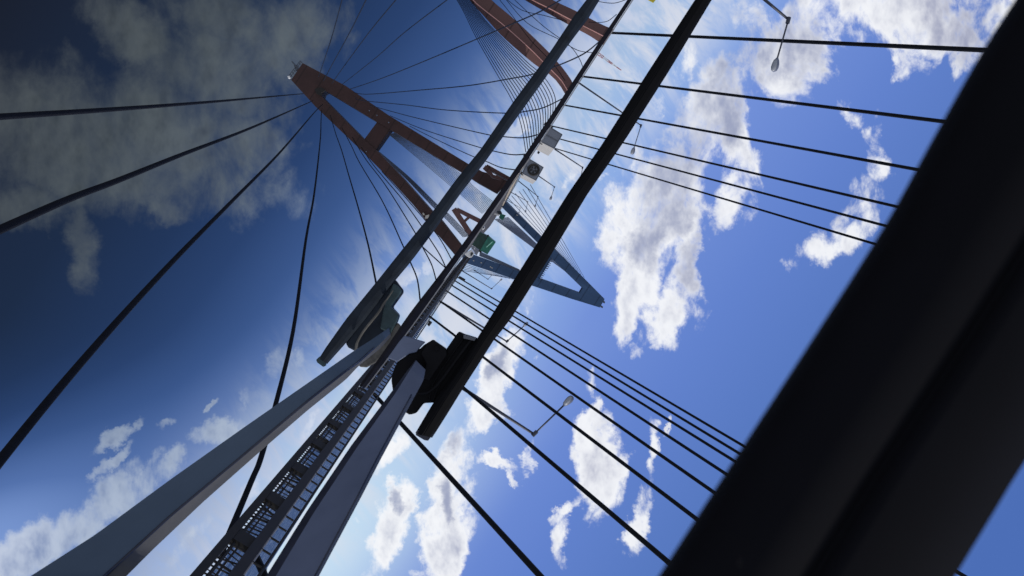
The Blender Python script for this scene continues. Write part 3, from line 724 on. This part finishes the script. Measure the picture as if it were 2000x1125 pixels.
# ---- the real wiper
DW = 1.25
wp = empty('windscreen_wiper', P(830,760,DW), 'black wiper with pale blue-grey arm, sharp against the bright sky', 'wiper')
bl = [(1402,-70,DW),(1357,0,DW),(1266,140,DW),(1177,280,DW),(1108,380,DW),(1030,505,DW),(951,630,DW),(925,672,DW),(900,712,DW),(850,780,DW),(824,824,DW),(811,846,DW)]
br = [(1435,-70,DW),(1390,0,DW),(1306,140,DW),(1218,278,DW),(1147,380,DW),(1072,505,DW),(993,630,DW),(966,662,DW),(944,697,DW),(906,756,DW),(866,821,DW),(844,855,DW)]
bl_, br_ = resample(bl, 40), resample(br, 40)
rowb = lambda u, dd: [(a_[0]+(b_[0]-a_[0])*u, a_[1]+(b_[1]-a_[1])*u, DW+dd) for a_, b_ in zip(bl_, br_)]
blade = obj('blade_beam', loft([rowb(0,0), rowb(.2,-.007), rowb(.5,-.010), rowb(.82,-.006), rowb(1,0), rowb(.85,.012), rowb(.15,.012)], 40), M_black, wp, smooth='auto')
obj('end_cap', prism([(813,842),(821,839),(845,852),(847,847),(836,861),(829,860),(812,850)], DW-.004, FWD*.012), M_armd, blade, bevel=.0015)
clip = [(929,660),(906,653),(895,647.6),(891.6,653),(872,681),(870,690),(845,663.5),(827.5,674),(813,688),(800,690),(788,695.5),(776,706),(771,717),(765,732),(764,745),(767,765),(775,785),(790,802),(792,806),(799,811),(813,807.5),(827.5,788),(847,787),(866,790),(908,728),(945,672)]
obj('blade_clip', prism(clip, DW+.006, FWD*.02), M_black, wp, bevel=.003)
ridge1 = smoothline([(815,768,DW-.003),(838,765,DW-.004),(862,742,DW-.006),(893,700,DW-.006),(920,664,DW-.003)], 20)
obj('clip_ridge', tube([P(*q) for q in ridge1], .0022, 6), M_black2, wp, smooth=True)
obj('clip_cover', prism([(838,668),(846,664),(871,681),(873,694),(850,726),(838,744),(824,738),(832,712),(822,690)], DW-.002, FWD*.01), M_black2, wp, bevel=.002)
obj('release_tab', prism([(905,654),(929,661),(927,666),(905,661)], DW-.006, FWD*.01), mat('tab_grey', (.08,.085,.10), .4), wp, bevel=.001)
obj('pivot_bracket', prism([(788.5,656.5),(830,668.5),(819,680),(813,688),(800,690.5),(776,707),(757,699),(779,668)], [DW+.004]*4+[DW+.003]*4, FWD*.012), M_arm, wp, bevel=.0015)
for (x, y, r_) in ((853,680,.0042),(800,735,.003)):
    c0 = P(x, y, DW-.001); obj('screw', tube([c0+FWD*.008, c0-FWD*.004], r_, 12), M_black2, wp, bevel=.0006)
for q in ([(905,662),(872,708),(846,750),(838,782)], [(921,664),(890,706),(858,752),(846,784)]):
    obj('moulded_seam', tube([P(x, y, DW+.004) for x, y in smoothline(q, 16)], .0012, 5), M_black2, wp, smooth=True)
obj('blade_groove', tube([P(x, y, DW-.009) for x, y, _ in resample(rowb(.42,0), 30)][4:], .0011, 5), M_black2, wp, smooth=True)
# arm: broad paler face and a darker-coloured bevel along its left side
A0 = [(811.6,702.7),(763.6,766.7),(686,870),(600,997),(520,1125),(470,1205)]
A1 = [(812.5,704),(771,770),(697,874),(613,1001),(537,1128),(488,1208)]
A2 = [(831,722),(827,743),(779,831),(743,898),(708,966),(623,1125),(573,1219)]
A3 = [(829,726),(823,747),(775,834),(739,901),(704,969),(619,1127),(569,1221)]
dd = lambda r, d_: [(x, y, d_) for x, y in r]
def depthed(r, d0, d1): return [(x, y, d0+(d1-d0)*i/(len(r)-1)) for i, (x, y) in enumerate(r)]
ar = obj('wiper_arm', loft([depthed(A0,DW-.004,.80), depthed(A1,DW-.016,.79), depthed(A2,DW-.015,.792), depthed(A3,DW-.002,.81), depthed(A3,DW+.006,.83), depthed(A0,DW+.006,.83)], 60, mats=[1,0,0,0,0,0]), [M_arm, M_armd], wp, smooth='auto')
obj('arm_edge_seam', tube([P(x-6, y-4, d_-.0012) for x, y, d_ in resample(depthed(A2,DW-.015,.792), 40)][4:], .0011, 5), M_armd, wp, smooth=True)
# ---- its mirror image in the dark glass
DM = 1.7
mw = empty('windscreen_wiper', P(720,640,DM), 'dim teal-tinged wiper, the mirrored one of the two, near the big red tower', 'wiper')
bl = [(1190,-70),(1146,0),(1125,25),(1072,105),(1000,202),(940,290),(888,354),(835,427),(781,493),(739,546),(675,624),(627,692),(623,700)]
br = [(1216,-70),(1171,0),(1150,35),(1107,92),(1060,160),(995,250),(947,317),(896,383),(851,447),(803,511),(771,549),(700,640),(674,672),(639,711)]
bl_, br_ = resample(bl, 40), resample(br, 40)
rowm = lambda u, e: [(a_[0]+(b_[0]-a_[0])*u, a_[1]+(b_[1]-a_[1])*u, DM+e) for a_, b_ in zip(bl_, br_)]
mb_ = obj('blade_beam', loft([rowm(0,0), rowm(.15,-.006), rowm(.5,-.012), rowm(.8,-.009), rowm(1,0), rowm(.85,.014), rowm(.15,.014)], 40), M_teal, mw, smooth='auto')
obj('end_cap', prism([(624,696),(636,705),(635,715),(631,717),(619,708),(617,703)], DM-.004, FWD*.012), M_teal2, mb_, bevel=.0015)
clipm = [(760,545),(772,547),(779,557),(787,567),(786,573),(766,601),(780,616),(775.5,629),(765,652),(740,668),(700,690),(679.5,679),(674,670),(690,648)]
obj('blade_clip', prism(clipm, DM+.004, FWD*.02), M_teal, mw, bevel=.004)
obj('clip_cover', prism([(768,553),(776,558),(785,568),(764,600),(779,616),(775,628),(763,651),(742,642),(748,606),(756,582)], DM-.003, FWD*.01), M_teal2, mw, bevel=.003)
ridge2 = smoothline([(695,684,DM-.012),(698,668,DM-.014),(712,644,DM-.016),(738,612,DM-.016),(752,590,DM-.015),(768,567,DM-.013)], 24)
obj('clip_ridge', tube([P(*q) for q in ridge2], [.0035]*4+[.0028]*(len(ridge2)-8)+[.0016]*4, 6), M_grime, mw, smooth=True)
obj('pivot_cap', prism([(776,630),(781,635),(785,643),(781,655),(770,672),(752,690),(733,709),(716,718),(702,717),(700,712),(730,690),(757,655)], DM+.002, FWD*.01), M_grime, mw, bevel=.004)
B0 = [(760,640),(725,664),(687,688),(665,703.5),(615.6,738),(476,835),(330.6,938),(185,1045),(60,1125),(-40,1190)]
B1 = [(762,652),(738,676),(700,710),(676,727),(600,787),(462,903),(336,1008),(212,1121),(150,1178)]
B2 = [(764,657),(740,683),(701,714),(676,741),(600,802),(526,866),(395,982),(300,1072),(247,1125),(190,1182)]
obj('arm_seam', tube([P(*q) for q in resample([(x-1.5,y-2,d_-.0008) for x,y,d_ in depthed(B1,DM-.022,.935)], 40)][2:], .0022, 6), M_armd, mw, smooth=True)
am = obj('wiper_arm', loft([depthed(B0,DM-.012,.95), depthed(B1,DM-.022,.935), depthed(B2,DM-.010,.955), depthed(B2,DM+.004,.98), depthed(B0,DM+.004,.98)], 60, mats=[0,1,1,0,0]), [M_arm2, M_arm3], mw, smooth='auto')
